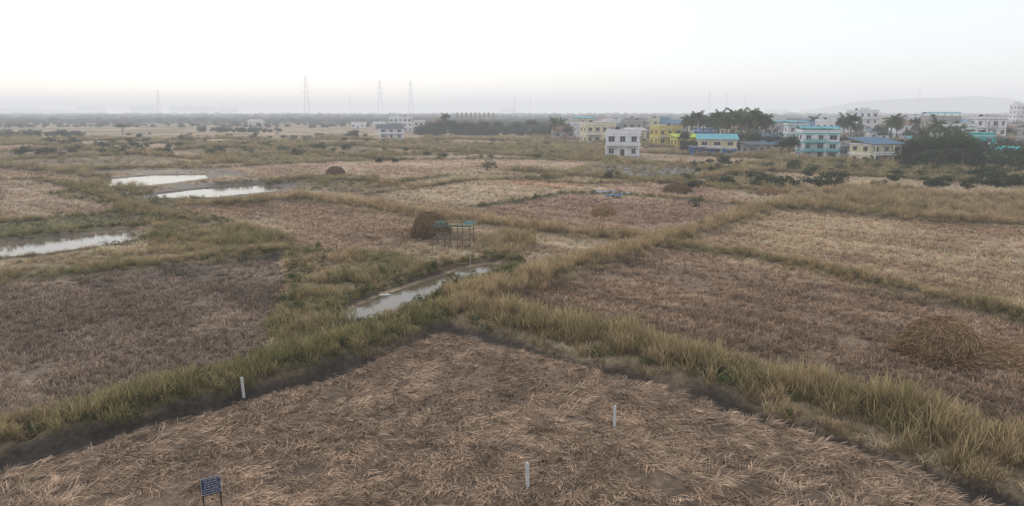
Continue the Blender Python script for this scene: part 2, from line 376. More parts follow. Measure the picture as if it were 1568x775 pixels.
def scatter(name,pts,rot,scl,idx,ca,cb,c):
    n=len(pts); me=bpy.data.meshes.new(name); me.vertices.add(n); me.vertices.foreach_set('co',pts.astype(np.float32).ravel())
    if np.ndim(scl)==1: scl=np.stack([scl]*3,1)
    setattrs(me,rot=('FLOAT_VECTOR',rot),scl=('FLOAT_VECTOR',scl),idx=('INT',idx),ca=('FLOAT_VECTOR',ca),cb=('FLOAT_VECTOR',cb))
    o=bpy.data.objects.new(name,me); scene.collection.objects.link(o)
    ng=bpy.data.node_groups.new(name+'_gn','GeometryNodeTree')
    ng.interface.new_socket('Geometry',in_out='INPUT',socket_type='NodeSocketGeometry'); ng.interface.new_socket('Geometry',in_out='OUTPUT',socket_type='NodeSocketGeometry')
    N=ng.nodes.new; L=ng.links.new
    gi=N('NodeGroupInput'); go=N('NodeGroupOutput'); ip=N('GeometryNodeInstanceOnPoints'); ci=N('GeometryNodeCollectionInfo')
    ci.inputs['Collection'].default_value=c; ci.inputs['Separate Children'].default_value=True; ci.inputs['Reset Children'].default_value=True
    def na(nm,ty):
        a=N('GeometryNodeInputNamedAttribute'); a.data_type=ty; a.inputs['Name'].default_value=nm; return a.outputs['Attribute']
    L(gi.outputs[0],ip.inputs['Points']); L(ci.outputs[0],ip.inputs['Instance']); ip.inputs['Pick Instance'].default_value=True
    L(na('idx','INT'),ip.inputs['Instance Index']); L(na('rot','FLOAT_VECTOR'),ip.inputs['Rotation']); L(na('scl','FLOAT_VECTOR'),ip.inputs['Scale'])
    L(ip.outputs[0],go.inputs[0])
    md=o.modifiers.new('scatter','NODES'); md.node_group=ng
    return o
def rots(n,tilt=.12): return np.stack([rng.normal(0,tilt,n),rng.normal(0,tilt,n),rng.uniform(0,6.283,n)],1)
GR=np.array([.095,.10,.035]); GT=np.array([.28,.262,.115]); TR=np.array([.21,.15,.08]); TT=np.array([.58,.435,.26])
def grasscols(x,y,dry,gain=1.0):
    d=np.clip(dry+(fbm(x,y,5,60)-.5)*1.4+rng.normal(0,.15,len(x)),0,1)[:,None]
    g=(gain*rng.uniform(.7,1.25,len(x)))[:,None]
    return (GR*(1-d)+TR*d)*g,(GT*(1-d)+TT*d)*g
PX=[];PY=[];DR=[];GH=[]
for pl,hw,bh,dr,gh,den in BUNDS:
    for i in range(len(pl)-1):
        a,b=pl[i],pl[i+1]; L=np.hypot(*(b-a)); dist=(a[1]+b[1])/2
        dd=den*(9.5 if dist<60 else 5.5 if dist<110 else 2.6); n=int(L*hw*2.2*dd)
        t=rng.random(n); off=np.clip(rng.normal(0,.6,n),-1.15,1.15)*hw
        nx,ny=-(b-a)[1]/L,(b-a)[0]/L
        PX.append(a[0]+(b-a)[0]*t+nx*off); PY.append(a[1]+(b-a)[1]*t+ny*off); DR.append(np.full(n,dr)); 
        GH.append(gh*rng.uniform(.5,1.1,n)*(1-.35*np.abs(off/hw)))
for pl,dr,gh,den in BRUSH:
    x0,y0=pl.min(0);x1,y1=pl.max(0); dist=(y0+y1)/2
    n=int((x1-x0)*(y1-y0)*den*(6 if dist<75 else 3.2 if dist<110 else 1.1 if dist<180 else .3)); n=min(n,90000)
    x=rng.uniform(x0,x1,n); y=rng.uniform(y0,y1,n); k=inpoly(x,y,pl)&(vn(x,y,3.3,77)>.15); x=x[k];y=y[k]
    PX.append(x);PY.append(y);DR.append(np.full(len(x),dr)); GH.append(gh*rng.uniform(.4,1.0,len(x))*(.45+1.0*vn(x,y,4,78)))
n=150000; y=np.sqrt(rng.uniform(100**2,330**2,n)); x=rng.uniform(-.95,.95,n)*y; e,h1,h2=cells(x,y)
k=(e<1.7)|((h2>.66)&(rng.random(n)<.22)); x=x[k];y=y[k]; EE=env(x,y); k=~EE['infield']; x=x[k];y=y[k]
PX.append(x);PY.append(y);DR.append(np.full(len(x),.52));GH.append(1.1*rng.uniform(.5,1.2,len(x))*(1+(y-100)/400))
x=np.concatenate(PX);y=np.concatenate(PY);dr=np.concatenate(DR);gh=np.concatenate(GH)
EE=env(x,y); k=(~EE['pond'])&(EE['ditch']<.7)&(EE['z']>-.14); k|=(EE['pond']&(x<-45)&(y<90)&(dr==.45)&(rng.random(len(x))<.35)); x=x[k];y=y[k];dr=dr[k];gh=gh[k]; z=np.maximum(EE['z'][k],-.2)
gh*=(.55+.9*vn(x,y,2.1,66)); n=len(x)
ca,cb=grasscols(x,y,dr)
wide=gh**.5*np.where(y>110,1.7,1.1)*rng.uniform(.8,1.2,n)
ii=np.where(rng.random(n)<.78,rng.integers(0,4,n),rng.integers(4,6,n))
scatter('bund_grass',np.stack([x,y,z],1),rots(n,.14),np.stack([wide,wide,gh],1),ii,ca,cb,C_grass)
k=(rng.random(n)<np.clip(.24-.28*dr+(vn(x,y,6,88)-.45)*.5,0,1))&(y<130); wx=x[k]+rng.normal(0,.3,k.sum()); wy=y[k]+rng.normal(0,.3,k.sum()); m=len(wx)
G1=np.array([.045,.065,.025]);G2=np.array([.14,.175,.065]); q=rng.uniform(.7,1.3,(m,1))
scatter('green_weeds',np.stack([wx,wy,z[k]-.05],1),rots(m,.2),rng.uniform(.5,1.3,m),rng.integers(0,3,m),G1*q,G2*q,C_weed)
# stubble
def fan(y0,y1,dens,k=.86):
    n=int(k*(y1**2-y0**2)*dens); y=np.sqrt(rng.uniform(y0**2,y1**2,n)); return rng.uniform(-k,k,n)*y,y
parts=[fan(9,48,20),fan(48,92,7),fan(92,160,2.2),fan(160,260,.7)]
x=np.concatenate([p[0] for p in parts]);y=np.concatenate([p[1] for p in parts])
EE=env(x,y); k=(EE['bm']<.3)&(EE['ditch']<.35)&(~EE['pond'])&(EE['mud']<.3); 
x=x[k];y=y[k];z=EE['z'][k];col=EE['col'][k];st=EE['style'][k]
pat=fbm(x,y,2.5,140)
s0=(st==0)&(pat+rng.uniform(-.12,.12,len(x))>.32); n=s0.sum(); q=rng.uniform(.5,1.45,(n,1))
far=np.where(y[s0]>92,1.6,np.where(y[s0]>48,1.15,1.0)); sc=rng.uniform(.7,1.4,n)*far
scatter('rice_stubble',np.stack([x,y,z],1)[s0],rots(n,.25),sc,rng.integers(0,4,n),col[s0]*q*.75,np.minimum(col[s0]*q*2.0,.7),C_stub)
s1=(st==1)&(fbm(x,y,1.1,141)+rng.uniform(-.1,.1,len(x))>.345); n=s1.sum(); xx=x[s1];yy2=y[s1]
ang=2.2+vn(xx,yy2,9,150)*2.6+vn(xx,yy2,2.2,151)*3.4+vn(xx,yy2,.8,153)*1.2+rng.normal(0,.33,n)
q=rng.uniform(.6,1.35,(n,1))*(.45+1.1*fbm(xx,yy2,.9,152))[:,None]
rot=np.stack([rng.normal(0,.08,n),rng.normal(0,.10,n),ang],1)
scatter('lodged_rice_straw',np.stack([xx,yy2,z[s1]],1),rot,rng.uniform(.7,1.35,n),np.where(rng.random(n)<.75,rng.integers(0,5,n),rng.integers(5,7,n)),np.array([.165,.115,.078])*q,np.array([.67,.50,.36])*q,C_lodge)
print('scatter',time.time()-T0)
# ---------------------------------------------------------------- distant tree masses
TX=[];TY=[];TS=[]
def treeband(u0,u1,v0,v1,n,s0,s1):
    for i in range(n):
        X,Y=G(random.uniform(u0,u1),random.uniform(v0,v1)); TX.append(X);TY.append(Y);TS.append(random.uniform(s0,s1))
treeband(-250,1800,176.8,179.5,2400,3.0,5.6)
treeband(-250,1800,179,183.5,2500,2.3,4.4)
treeband(-250,900,183,189,1200,1.5,3.0)
treeband(-250,620,187,196,380,.8,2.0)
treeband(0,130,205,212,30,.9,1.9)
treeband(300,430,198,203,70,.7,1.5)
treeband(640,900,190,208,320,1.4,2.8)
treeband(830,1568,190,212,700,1.6,3.1)
treeband(1040,1240,212,232,100,1.1,2.3)
treeband(1380,1620,228,262,120,1.1,2.6)
treeband(1480,1640,262,286,80,.5,1.1)
treeband(1050,1600,246,290,210,.3,.9)
treeband(-100,560,205,240,170,.4,1.3)
treeband(480,880,212,250,70,.35,.9)
treeband(120,240,228,240,14,.6,1.1)
treeband(520,560,205,213,8,.9,1.3)
treeband(455,480,214,222,4,.7,1.1)
treeband(1390,1460,318,336,8,.3,.5)
n=len(TX); q=np.random.default_rng(3).uniform(.65,1.3,(n,1))
pts=np.stack([TX,TY,np.zeros(n)],1); s=np.array(TS)*.8
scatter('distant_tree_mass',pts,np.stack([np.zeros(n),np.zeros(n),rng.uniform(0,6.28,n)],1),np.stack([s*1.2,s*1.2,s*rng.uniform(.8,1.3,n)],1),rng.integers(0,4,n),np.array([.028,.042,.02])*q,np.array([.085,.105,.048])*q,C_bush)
def shrub(u,v,s,name='green_shrub'):
    X,Y=G(u,v); me=leafmesh('shrub',320,1.0,.10,M_leaf,sq=.9,clumps=9,seed=random.randint(0,9999),up=.6)
    o=bpy.data.objects.new(name,me); scene.collection.objects.link(o); o.location=(X,Y,.1); o.scale=(s,s,s*1.1)
for u,v,s in [(745,262,1.5),(757,258,1.1),(930,278,1.5),(945,275,1.0),(1062,318,.9),(1070,312,.7),(1330,425,.45),(1322,430,.4),(700,440,.7),(712,446,.6),(690,452,.6),(676,462,.6),(1165,288,1.6),(1185,285,1.3),(1212,262,1.8),(1240,268,1.5),(1385,448,.5),(905,240,1.2)]: shrub(u,v,s)
# ---------------------------------------------------------------- trees
def join_leaf(acc_mesh_name,acc,V,F,t,r,mats):
    nv=len(acc.v); allV=np.concatenate([np.array(acc.v,float).reshape(-1,3),V]); me=bpy.data.meshes.new(acc_mesh_name)
    me.from_pydata(allV.tolist(),[],acc.f+[tuple(int(i)+nv for i in f) for f in F])
    for m in mats: me.materials.append(m)
    me.polygons.foreach_set('material_index',acc.mi+[1]*len(F)); me.update()
    setattrs(me,t=('FLOAT',np.concatenate([np.zeros(nv),t])),r=('FLOAT',np.concatenate([np.full(nv,.5),r]))); return me
def broad_tree(seed):
    r=random.Random(seed); a=Acc(); a.tube([(0,0,-.2),(.05,0,1.2),(.1,.1,2.6),(0,.2,4.6)],[.3,.22,.18,.08],8)
    for i in range(6):
        an=i*1.05+r.random(); z0=1.8+r.random()*1.4; L=r.uniform(1.6,2.8)
        a.tube([(0.05,.05,z0),(math.cos(an)*L*.5,math.sin(an)*L*.5,z0+1.0),(math.cos(an)*L,math.sin(an)*L,z0+2.2)],[.11,.07,.03],6)
    V,F,t,rr=leafball(3000,3.6,.20,sq=.75,clumps=24,seed=seed,up=0); V[:,2]=V[:,2]+4.3
    V[:,2]=np.where(V[:,2]<1.2,1.2+np.random.default_rng(seed).random(len(V))*1.0,V[:,2])
    return join_leaf('broadleaf',a,V,F,t,rr,[M_bark,M_leaf])
def palm(seed):
    r=random.Random(seed); a=Acc(); lx,ly=r.uniform(-1,1),r.uniform(-.6,.6); Hh=9.5
    a.tube([(lx*(k/5)**2,ly*(k/5)**2,Hh*k/5-.2*(k==0)) for k in range(6)],[.24,.19,.16,.15,.14,.16],8)
    top=np.array([lx,ly,Hh-.2]); V=[];F=[];T=[];R=[]
    for i in range(24):
        az=i*2.39+r.random()*.4; el=math.radians(r.uniform(-35,75)); L=r.uniform(3.2,4.3); p=top.copy(); rr=r.random()
        d=np.array([math.cos(az)*math.cos(el),math.sin(az)*math.cos(el),math.sin(el)]); sd=np.array([-math.sin(az),math.cos(az),0]); nn=12
        for k in range(nn):
            f=k/nn; p2=p+d*L/nn; d=d+np.array([0,0,-.13-.06*f]); d/=np.linalg.norm(d)
            ll=(1.0*math.sin(math.pi*min(1,f*.85+.12))+.12)
            for s in(-1,1):
                tip=p+sd*s*ll*.75+d*ll*.35+np.array([0,0,-.55*ll]); o=len(V)
                V+=[p,p2,tip+d*.12,tip]; F.append((o,o+1,o+2,o+3)); T+=[.3+f*.4]*4; R+=[rr*.7+r.random()*.3]*4
            p=p2
    return join_leaf('palm',a,np.array(V),F,np.array(T),np.array(R),[M_bark,M_palm])
BT=[broad_tree(i) for i in range(4)]; PT=[palm(i+10) for i in range(4)]
def place(name,me,u,v,hpx,h0):
    X,Y=G(u,v); s=hpx*mpp(v)/h0; o=bpy.data.objects.new(name,me); scene.collection.objects.link(o); o.location=(X,Y,0); o.scale=(s,s,s); o.rotation_euler[2]=random.uniform(0,6.28)
for i,(u,v,h) in enumerate([(1052,222,50),(1064,224,56),(1088,225,52),(1099,226,60),(1112,228,58),(1122,226,62),(1134,228,64),(1146,229,60),(1158,230,66),(1170,230,58),(1290,226,54),(1300,228,56),(1362,228,56),(1370,226,50),(1428,236,58),(1440,240,52),(1462,238,50),(848,214,36),(858,213,34),(682,206,34),(1410,236,44),(1480,232,36),(1310,224,40),(1140,226,50),(1076,222,50),(1106,220,50),(1128,222,56),(1151,222,58),(1164,224,52),(1094,218,44),(1245,214,40),(1400,222,44)]):
    place('coconut_palm',PT[i%4],u,v,h,12.2)
for i,(u,v,h) in enumerate([(1405,254,46),(1440,259,58),(1472,262,62),(1425,250,50),(1492,258,40),(1455,250,60),(1390,252,34),(1208,243,38),(1196,240,28),(188,207,21),(1048,228,30),(672,208,26),(700,208,22),(740,207,26),(762,207,24),(790,207,22),(815,206,26),(1352,222,26),(1015,219,22),(868,214,24),(1108,232,32),(1128,230,34),(1155,234,34),(1560,250,26),(1310,236,24),(715,209,28),(545,212,15),(660,205,20),(690,208,28),(1290,232,30),(1390,225,30),(1480,228,34),(1530,222,34),(1412,218,30),(1345,218,30),(1270,214,28),(1225,212,26)]):
    place('broadleaf_tree',BT[i%4],u,v,h,7.7)
# ---------------------------------------------------------------- houses
def paint(name,c): return pmat(name,c,.75,.25,.8,.2)
W_white=paint('white_paint',(.72,.73,.75)); W_cream=paint('cream_paint',(.66,.60,.42)); W_yellow=paint('yellow_paint',(.60,.50,.13)); W_lime=paint('lime_paint',(.45,.58,.06))
W_blue=paint('blue_paint',(.05,.17,.42)); W_teal=paint('teal_paint',(.02,.42,.42)); W_cyan=paint('cyan_sheet',(.12,.36,.42)); W_grey=paint('grey_plaster',(.34,.34,.35)); W_pink=paint('pink_paint',(.55,.36,.33))
W_dark=paint('dark_sheet',(.10,.11,.13)); W_bluesheet=paint('blue_sheet_roof',(.09,.17,.26)); W_rust=paint('rust_sheet',(.22,.12,.08)); W_green=paint('green_sheet',(.03,.25,.17)); W_conc=paint('concrete',(.38,.36,.34))
W_glass=pmat('window_glass',(.03,.035,.045),.2,.2,1,.5); W_tank=pmat('water_tank_plastic',(.02,.02,.022),.5,.1); W_door=pmat('door_wood',(.14,.07,.04),.7,.2)
def house(name,u,v,wpx,hpx,wall,trim=None,rot=0,floors=2,roof='flat',roofm=None,dep=.8,balc=True,tank=True,lower=None):
    trim=trim or W_white; roofm=roofm or W_cyan; k=mpp(v); W=wpx*k; h=hpx*k; a=math.radians(rot)
    w=W/(math.cos(a)+dep*abs(math.sin(a))); d=w*dep; X,Y=G(u,v); Y+=d*.5
    e=empty(name,(X,Y,0),a); P_={}
    def B(part,c,s):
        P_.setdefault(part,Acc()).box(c,s)
    r=random.Random(int(u*7+v)); top=h*(.80 if roof=='canopy' else .86 if roof=='flat' else .72); fh=top/floors
    if lower is not None:
        B('lower_walls',(0,0,fh*.5-.1),(w,d,fh+.2)); B('walls',(0,0,fh+(top-fh)/2),(w-.01,d-.01,top-fh))
    else: B('walls',(0,0,top/2-.1),(w,d,top+.2))
    B('plinth',(0,0,.2),(w+.3,d+.3,.5))
    for f in range(1,floors+1):
        B('floor_slabs',(0,0,f*fh+.003),(w+.36,d+.36,.22))
    nb=max(2,int(w/2.8)); sp=w/nb; nd=max(1,int(d/3.2)); sd=d/nd
    for f in range(floors):
        zc=f*fh+fh*.52
        for i in range(nb):
            x=-w/2+sp*(i+.5); 
            if f==0 and i==nb//2:
                B('door',(x,-d/2-.03,1.1),(1.05,.08,2.1)); B('frames',(x,-d/2-.02,2.2),(1.3,.1,.12)); continue
            ww=r.choice([1.0,1.3,1.6]); hh=min(1.35,fh*.42)
            B('windows',(x,-d/2-.02,zc),(ww,.06,hh)); 
            B('frames',(x,-d/2-.03,zc+hh/2+.04),(ww+.16,.1,.08)); B('frames',(x,-d/2-.03,zc-hh/2-.04),(ww+.16,.12,.08)); B('frames',(x,-d/2-.04,zc),(.07,.08,hh-.01))
            B('sunshades',(x,-d/2-.28,zc+hh/2+.22),(ww+.5,.55,.08))
        for s in(-1,1):
            for i in range(nd):
                y=-d/2+sd*(i+.5); hh=min(1.3,fh*.4)
                B('windows',(s*(w/2+.02),y,zc),(.06,1.2,hh)); B('sunshades',(s*(w/2+.28),y,zc+hh/2+.2),(.55,1.6,.08)); B('frames',(s*(w/2+.04),y,zc),(.08,.07,hh-.01))
    if balc and floors>1:
        for f in range(1,floors):
            bw=w*r.choice([.5,.62,1.0]); bx=(w-bw)/2*r.choice([-1,1]); z=f*fh
            B('balcony',(bx,-d/2-.83,z-.01),(bw,1.3,.16)); B('balcony',(bx,-d/2-1.44,z+.55),(bw,.1,.24))
            for i in range(int(bw/.55)+1): B('balcony_rails',(bx-bw/2+.05+i*.55,-d/2-1.44,z+.25),(.07,.07,.36))
            B('balcony_rails',(bx,-d/2-1.44,z+.95),(bw,.07,.07))
            for s in(-1,1): B('balcony_posts',(bx+s*(bw/2-.15),-d/2-1.3,(z)/2),(.25,.25,z-.2)); B('balcony_posts',(bx+s*(bw/2-.15),-d/2-1.3,z+fh/2),(.22,.22,fh-.2))
    if roof in('flat','canopy'):
        ph=.85
        for s in(-1,1):
            B('parapet',(0,s*(d/2+.05),top+.11+ph/2),(w+.3,.14,ph)); B('parapet',(s*(w/2+.08),0,top+.11+ph/2),(.14,d-.05,ph))
        for s in(-1,1): B('coping',(0,s*(d/2+.05),top+.11+ph+.05),(w+.4,.24,.1))
        sw=min(3,w*.35); sx=w*.2*r.choice([-1,1]); sh=h-top
        if roof=='flat':
            B('stair_room',(sx,d*.15,top+.1+sh*.45),(sw,sw,sh*.9)); B('stair_room_roof',(sx,d*.15,top+.1+sh*.95),(sw+.5,sw+.5,.15))
        else:
            for s in(-1,0,1):
                for t in(-1,1): B('canopy_posts',(s*(w/2-.3),t*(d/2-.3),top+(h-top)*.5),(.12,.12,h-top))
            A=P_.setdefault('canopy_roof',Acc()); ww=w/2+.5; dd=d/2+.6; hz=h-.1; n=24
            vs=[];fs=[]
            for i in range(n+1):
                x=-ww+2*ww*i/n; zz=.05*(i%2)
                vs+=[(x,-dd,hz-.35+zz),(x,0,hz+.15+zz),(x,dd,hz-.35+zz)]
            for i in range(n): o=i*3; fs+=[(o,o+3,o+4,o+1),(o+1,o+4,o+5,o+2)]
            A.add(vs,fs)
        if tank:
            A=P_.setdefault('water_tank',Acc()); tx=-sx; tz=top+.3
            A.tube([(tx,d*.2,tz),(tx,d*.2,tz+.1),(tx,d*.2,tz+1.2),(tx,d*.2,tz+1.4)],[.6,.65,.65,.3],12)
    else:
        A=P_.setdefault('sheet_roof',Acc()); ww=w/2+.6; dd=d/2+.8; n=30; vs=[];fs=[]; rh=h-top
        for i in range(n+1):
            x=-ww+2*ww*i/n; zz=.05*(i%2)
            if roof=='gable': vs+=[(x,-dd,top-.2+zz),(x,0,top+rh+zz),(x,dd,top-.2+zz)]
            else: vs+=[(x,-dd,top+.15+zz),(x,0,top+rh*.4+.1+zz),(x,dd,top+rh*.8+zz)]
        for i in range(n): o=i*3; fs+=[(o,o+3,o+4,o+1),(o+1,o+4,o+5,o+2)]
        A.add(vs,fs)
        if roof=='gable': 
            for s in(-1,1): P_['walls'].add([(s*(w/2-.02),-d/2,top),(s*(w/2-.02),d/2,top),(s*(w/2-.02),0,top+rh-.15)],[(0,1,2)])
    mm=dict(walls=wall,lower_walls=lower,plinth=W_conc,floor_slabs=trim,door=W_door,windows=W_glass,frames=W_white,sunshades=trim,balcony=trim,balcony_rails=W_dark,balcony_posts=wall,parapet=wall,coping=trim,stair_room=wall,stair_room_roof=trim,canopy_posts=W_dark,canopy_roof=roofm,water_tank=W_tank,sheet_roof=roofm)
    for p,A in P_.items(): A.obj(p,mm[p],e)
HS=[
 ('white_house',957,241,58,42,W_white,W_white,-12,2,'flat'),
 ('cream_house',917,221,52,34,W_cream,W_white,10,2,'flat'),
 ('yellow_house',1022,223,46,30,W_yellow,W_cream,14,2,'flat'),
 ('lime_house',1054,227,44,22,W_yellow,W_lime,8,1,'shed',W_lime),
 ('yellow_blue_house',1103,239,66,34,W_cream,W_white,-14,2,'shed',W_cyan),
 ('white_teal_house',1258,245,60,50,W_white,W_teal,-10,3,'canopy',W_cyan),
 ('cream_blue_house',1350,252,66,42,W_cream,W_white,14,2,'shed',W_bluesheet),
 ('white_apartment',1324,212,40,46,W_white,W_white,12,4,'flat'),
 ('turquoise_shed',1556,247,50,22,W_teal,W_cyan,-5,1,'shed',W_teal),
 ('green_shed',1515,226,50,22,W_green,W_white,8,1,'shed',W_rust),
 ('teal_house',1505,236,34,32,W_teal,W_white,-10,2,'flat'),
 ('grey_shed',1157,237,34,20,W_grey,W_grey,12,1,'shed',W_dark),
 ('blue_shed',1180,222,30,18,W_blue,W_grey,-8,1,'gable',W_bluesheet),
 ('grey_house',975,212,40,32,W_grey,W_white,-16,3,'flat'),
 ('white_block_house',940,206,32,24,W_white,W_white,8,2,'flat'),
 ('cyan_roof_house',1200,215,42,30,W_grey,W_white,8,2,'canopy',W_cyan),
 ('cyan_roof_house',1222,220,34,34,W_white,W_teal,-8,2,'canopy',W_cyan),
 ('grey_cream_house',895,206,36,26,W_cream,W_grey,-8,2,'canopy',W_teal),
 ('low_house',862,214,34,20,W_conc,W_rust,8,1,'gable',W_rust),
 ('blue_house',1082,216,30,20,W_blue,W_white,8,2,'canopy',W_bluesheet),
 ('pink_house',1000,208,24,24,W_pink,W_white,-8,2,'flat'),
 ('green_roof_house',1390,216,40,22,W_white,W_white,8,1,'shed',W_green),
 ('blue_roof_house',1180,202,36,18,W_white,W_white,-5,1,'gable',W_bluesheet),
 ('white_roof_house',596,213,42,22,W_white,W_white,14,2,'gable',W_dark),
 ('white_house',612,202,38,24,W_white,W_white,8,3,'flat'),
 ('white_house',642,202,16,18,W_white,W_pink,-8,2,'flat'),
 ('white_house',548,197,20,9,W_white,W_white,0,1,'flat'),
 ('white_house',580,199,20,12,W_white,W_white,10,2,'flat'),
 ('white_farmhouse',390,194,22,11,W_white,W_white,-8,1,'gable',W_conc),
 ('cream_house',668,197,22,14,W_cream,W_rust,8,1,'gable',W_rust),
 ('white_house',1236,200,22,14,W_white,W_white,8,2,'flat'),
 ('white_house',905,193,26,12,W_white,W_white,8,2,'flat'),
 ('cream_house',1012,196,28,14,W_cream,W_white,-8,2,'flat'),
 ('grey_house',1440,206,40,16,W_grey,W_white,8,2,'flat'),
 ('white_house',1563,197,20,40,W_white,W_white,0,5,'flat'),
 ('blue_house',1070,239,24,16,W_blue,W_blue,8,1,'shed',W_dark),
 ('grey_shed',1300,240,30,20,W_grey,W_grey,-8,1,'shed',W_dark),
 ('rust_shed',1535,240,34,14,W_rust,W_grey,-8,1,'gable',W_rust),
 ('grey_shed',1030,207,34,14,W_grey,W_grey,8,1,'gable',W_dark),
 ('grey_shed',1183,232,30,16,W_conc,W_grey,-8,1,'gable',W_bluesheet),
 ('village_house',1395,236,30,22,W_conc,W_grey,8,1,'gable',W_rust),
 ('teal_shed',1412,228,34,20,W_teal,W_grey,-6,1,'shed',W_cyan),
 ('village_house',1285,228,26,22,W_pink,W_white,10,2,'flat'),
]
R_=random.Random(21)
for i in range(74):
    u=R_.uniform(845,1600); v=R_.uniform(193,218) if u<1380 else R_.uniform(195,232); fl=R_.choice([1,1,2,2,3]); k=R_.uniform(.9,1.2)*(v-172)/38
    wl=R_.choice([W_white,W_white,W_grey,W_cream,W_conc,W_pink,W_blue,W_conc,W_white]); rf=R_.choice(['flat','flat','gable','shed','canopy'])
    HS.append((R_.choice(['village_house']),u,v,30*k,(9+8*fl)*k,wl,R_.choice([W_white,W_grey]),R_.uniform(-18,18),fl,rf,R_.choice([W_dark,W_rust,W_bluesheet,W_conc,W_cyan])))
for hh in HS:
    nm,u,v,w,h,wall,tr,rot,fl,rf=hh[:10]; rm=hh[10] if len(hh)>10 else None
    low=W_blue if nm=='yellow_blue_house' else None
    house(nm,u,v,w,h,wall,tr,rot,fl,rf,rm,lower=low)
X,Y=G(728,190); k=mpp(190); e=empty('unfinished_concrete_building',(X,Y,0)); A=Acc(); w=56*k; 
for f in range(2): A.box((0,0,f*4.5+4),(w,14,.5))
for i in range(9):
    for j in(-1,1): A.box((-w/2+.5+i*(w-1)/8,j*6,5.9),(.9,.9,11.8))
A.obj('concrete_frame',W_rust,e)
# ---------------------------------------------------------------- distant skyline
W_sky=pmat('distant_concrete',(.4,.4,.42),.9,.2,.05); 
def skyl(u,v,w,h,name='distant_apartment_block'):
    X,Y=G(u,v); k=mpp(v); W=w*k; Hh=h*k; e=empty(name,(X,Y,0)); a=Acc(); g=Acc(); n=max(2,int(W/22))
    for i in range(n):
        hh=Hh*random.uniform(.7,1); x=-W/2+W*(i+.5)/n; a.box((x,0,hh/2),(W/n*.8,20,hh)); a.box((x,0,hh+1.5),(6,6,3))
        for f in range(1,int(hh/3.5)): g.box((x,-10.1,f*3.5),(W/n*.7,.3,1.3))
    a.obj('tower_blocks',W_sky,e); g.obj('window_bands',W_glass,e)
for u,v,w,h in [(140,174.9,44,14),(222,174.9,44,15),(290,174.9,60,14),(340,174.9,50,12),(778,175.0,24,12),(1190,175.4,40,9),(1240,175.6,30,8)]: skyl(u,v,w,h)
def hill(u0,u1,v,hpx,name='distant_hill'):
    x0,Y=G(u0,v); x1,_=G(u1,v); k=mpp(v); n=60; m=14; vs=[];fs=[]
    for i in range(n+1):
        for j in range(m+1):
            f=i/n; g=j/m; x=x0+(x1-x0)*f; y=Y+g*900
            env_=math.sin(math.pi*f)**.7*math.sin(math.pi*g)
            vs.append((x,y,-2+env_*hpx*k*1.1*(.75+.5*float(fbm(np.array([x]),np.array([y]),420,200)[0]))))
    for i in range(n):
        for j in range(m): o=i*(m+1)+j; fs.append((o,o+m+1,o+m+2,o+1))
    a=Acc(); a.add(vs,fs); o=a.obj(name,pmat('hill_scrub',(.13,.13,.09),.95,.4,.01,.05))
    for p in o.data.polygons: p.use_smooth=True
hill(1290,1800,176.2,28); hill(-200,60,175.6,10)
# ---------------------------------------------------------------- pylons
M_steel=pmat('galvanised_steel',(.45,.46,.48),.6,.15,.3,.4,.3)
def pylon(u,v,hpx):
    X,Y=G(u,v); h=hpx*mpp(v); e=empty('electricity_pylon',(X,Y,0),random.uniform(-.4,.4)); a=Acc(); b=Acc(); c=Acc(); r=.09*h/45
    def wd(f): return h*(.075*(1-f)**1.25+.012)
    lv=[0,.16,.30,.42,.52,.60,.68,.76,.84,.92,1.0]
    for sx in(-1,1):
        for sy in(-1,1): a.tube([(sx*wd(f),sy*wd(f),f*h) for f in lv],[r*1.2]*len(lv),4)
    for i in range(len(lv)-1):
        f,g=lv[i],lv[i+1]
        for s in(-1,1):
            for t in(-1,1):
                b.tube([(-t*wd(f),s*wd(f),f*h),(t*wd(g),s*wd(g),g*h)],[r*.6]*2,4); b.tube([(s*wd(f),-t*wd(f),f*h),(s*wd(g),t*wd(g),g*h)],[r*.6]*2,4)
            b.tube([(-wd(g),s*wd(g),g*h),(wd(g),s*wd(g),g*h)],[r*.6]*2,4)
    for f,L in((.62,.11),(.76,.10),(.90,.08)):
        for s in(-1,1):
            for t in(-1,1):
                c.tube([(s*wd(f),t*wd(f),f*h),(s*L*h,0,f*h)],[r]*2,4); c.tube([(s*wd(f),t*wd(f),(f+.05)*h),(s*L*h,0,f*h)],[r*.8]*2,4)
            c.tube([(s*L*h,0,f*h),(s*L*h,0,f*h-.035*h)],[r*.9]*2,5)
    a.obj('legs',M_steel,e); b.obj('lattice_bracing',M_steel,e); c.obj('cross_arms_and_insulators',M_steel,e)
for u,v,h in [(471,182,64),(245,178.5,40),(583,177.5,53),(630,178,52),(537,175.8,30),(788,176,32),(812,176,26),(1085,177,36),(1112,176.4,32),(1140,176.4,32),(1404,177,40)]: pylon(u,v,h)
for u,v,h in [(262,226,26),(428,222,18),(150,226,14)]:
    X,Y=G(u,v); hh=h*mpp(v); a=Acc(); a.tube([(0,0,-.3),(0,0,hh)],[.14,.09],8); a.box((0,0,hh*.93),(1.4,.1,.1)); a.box((-.6,0,hh*.96),(.08,.08,.2)); a.box((.6,0,hh*.96),(.08,.08,.2)); a.obj('utility_pole',M_steel,None,(X,Y,0))
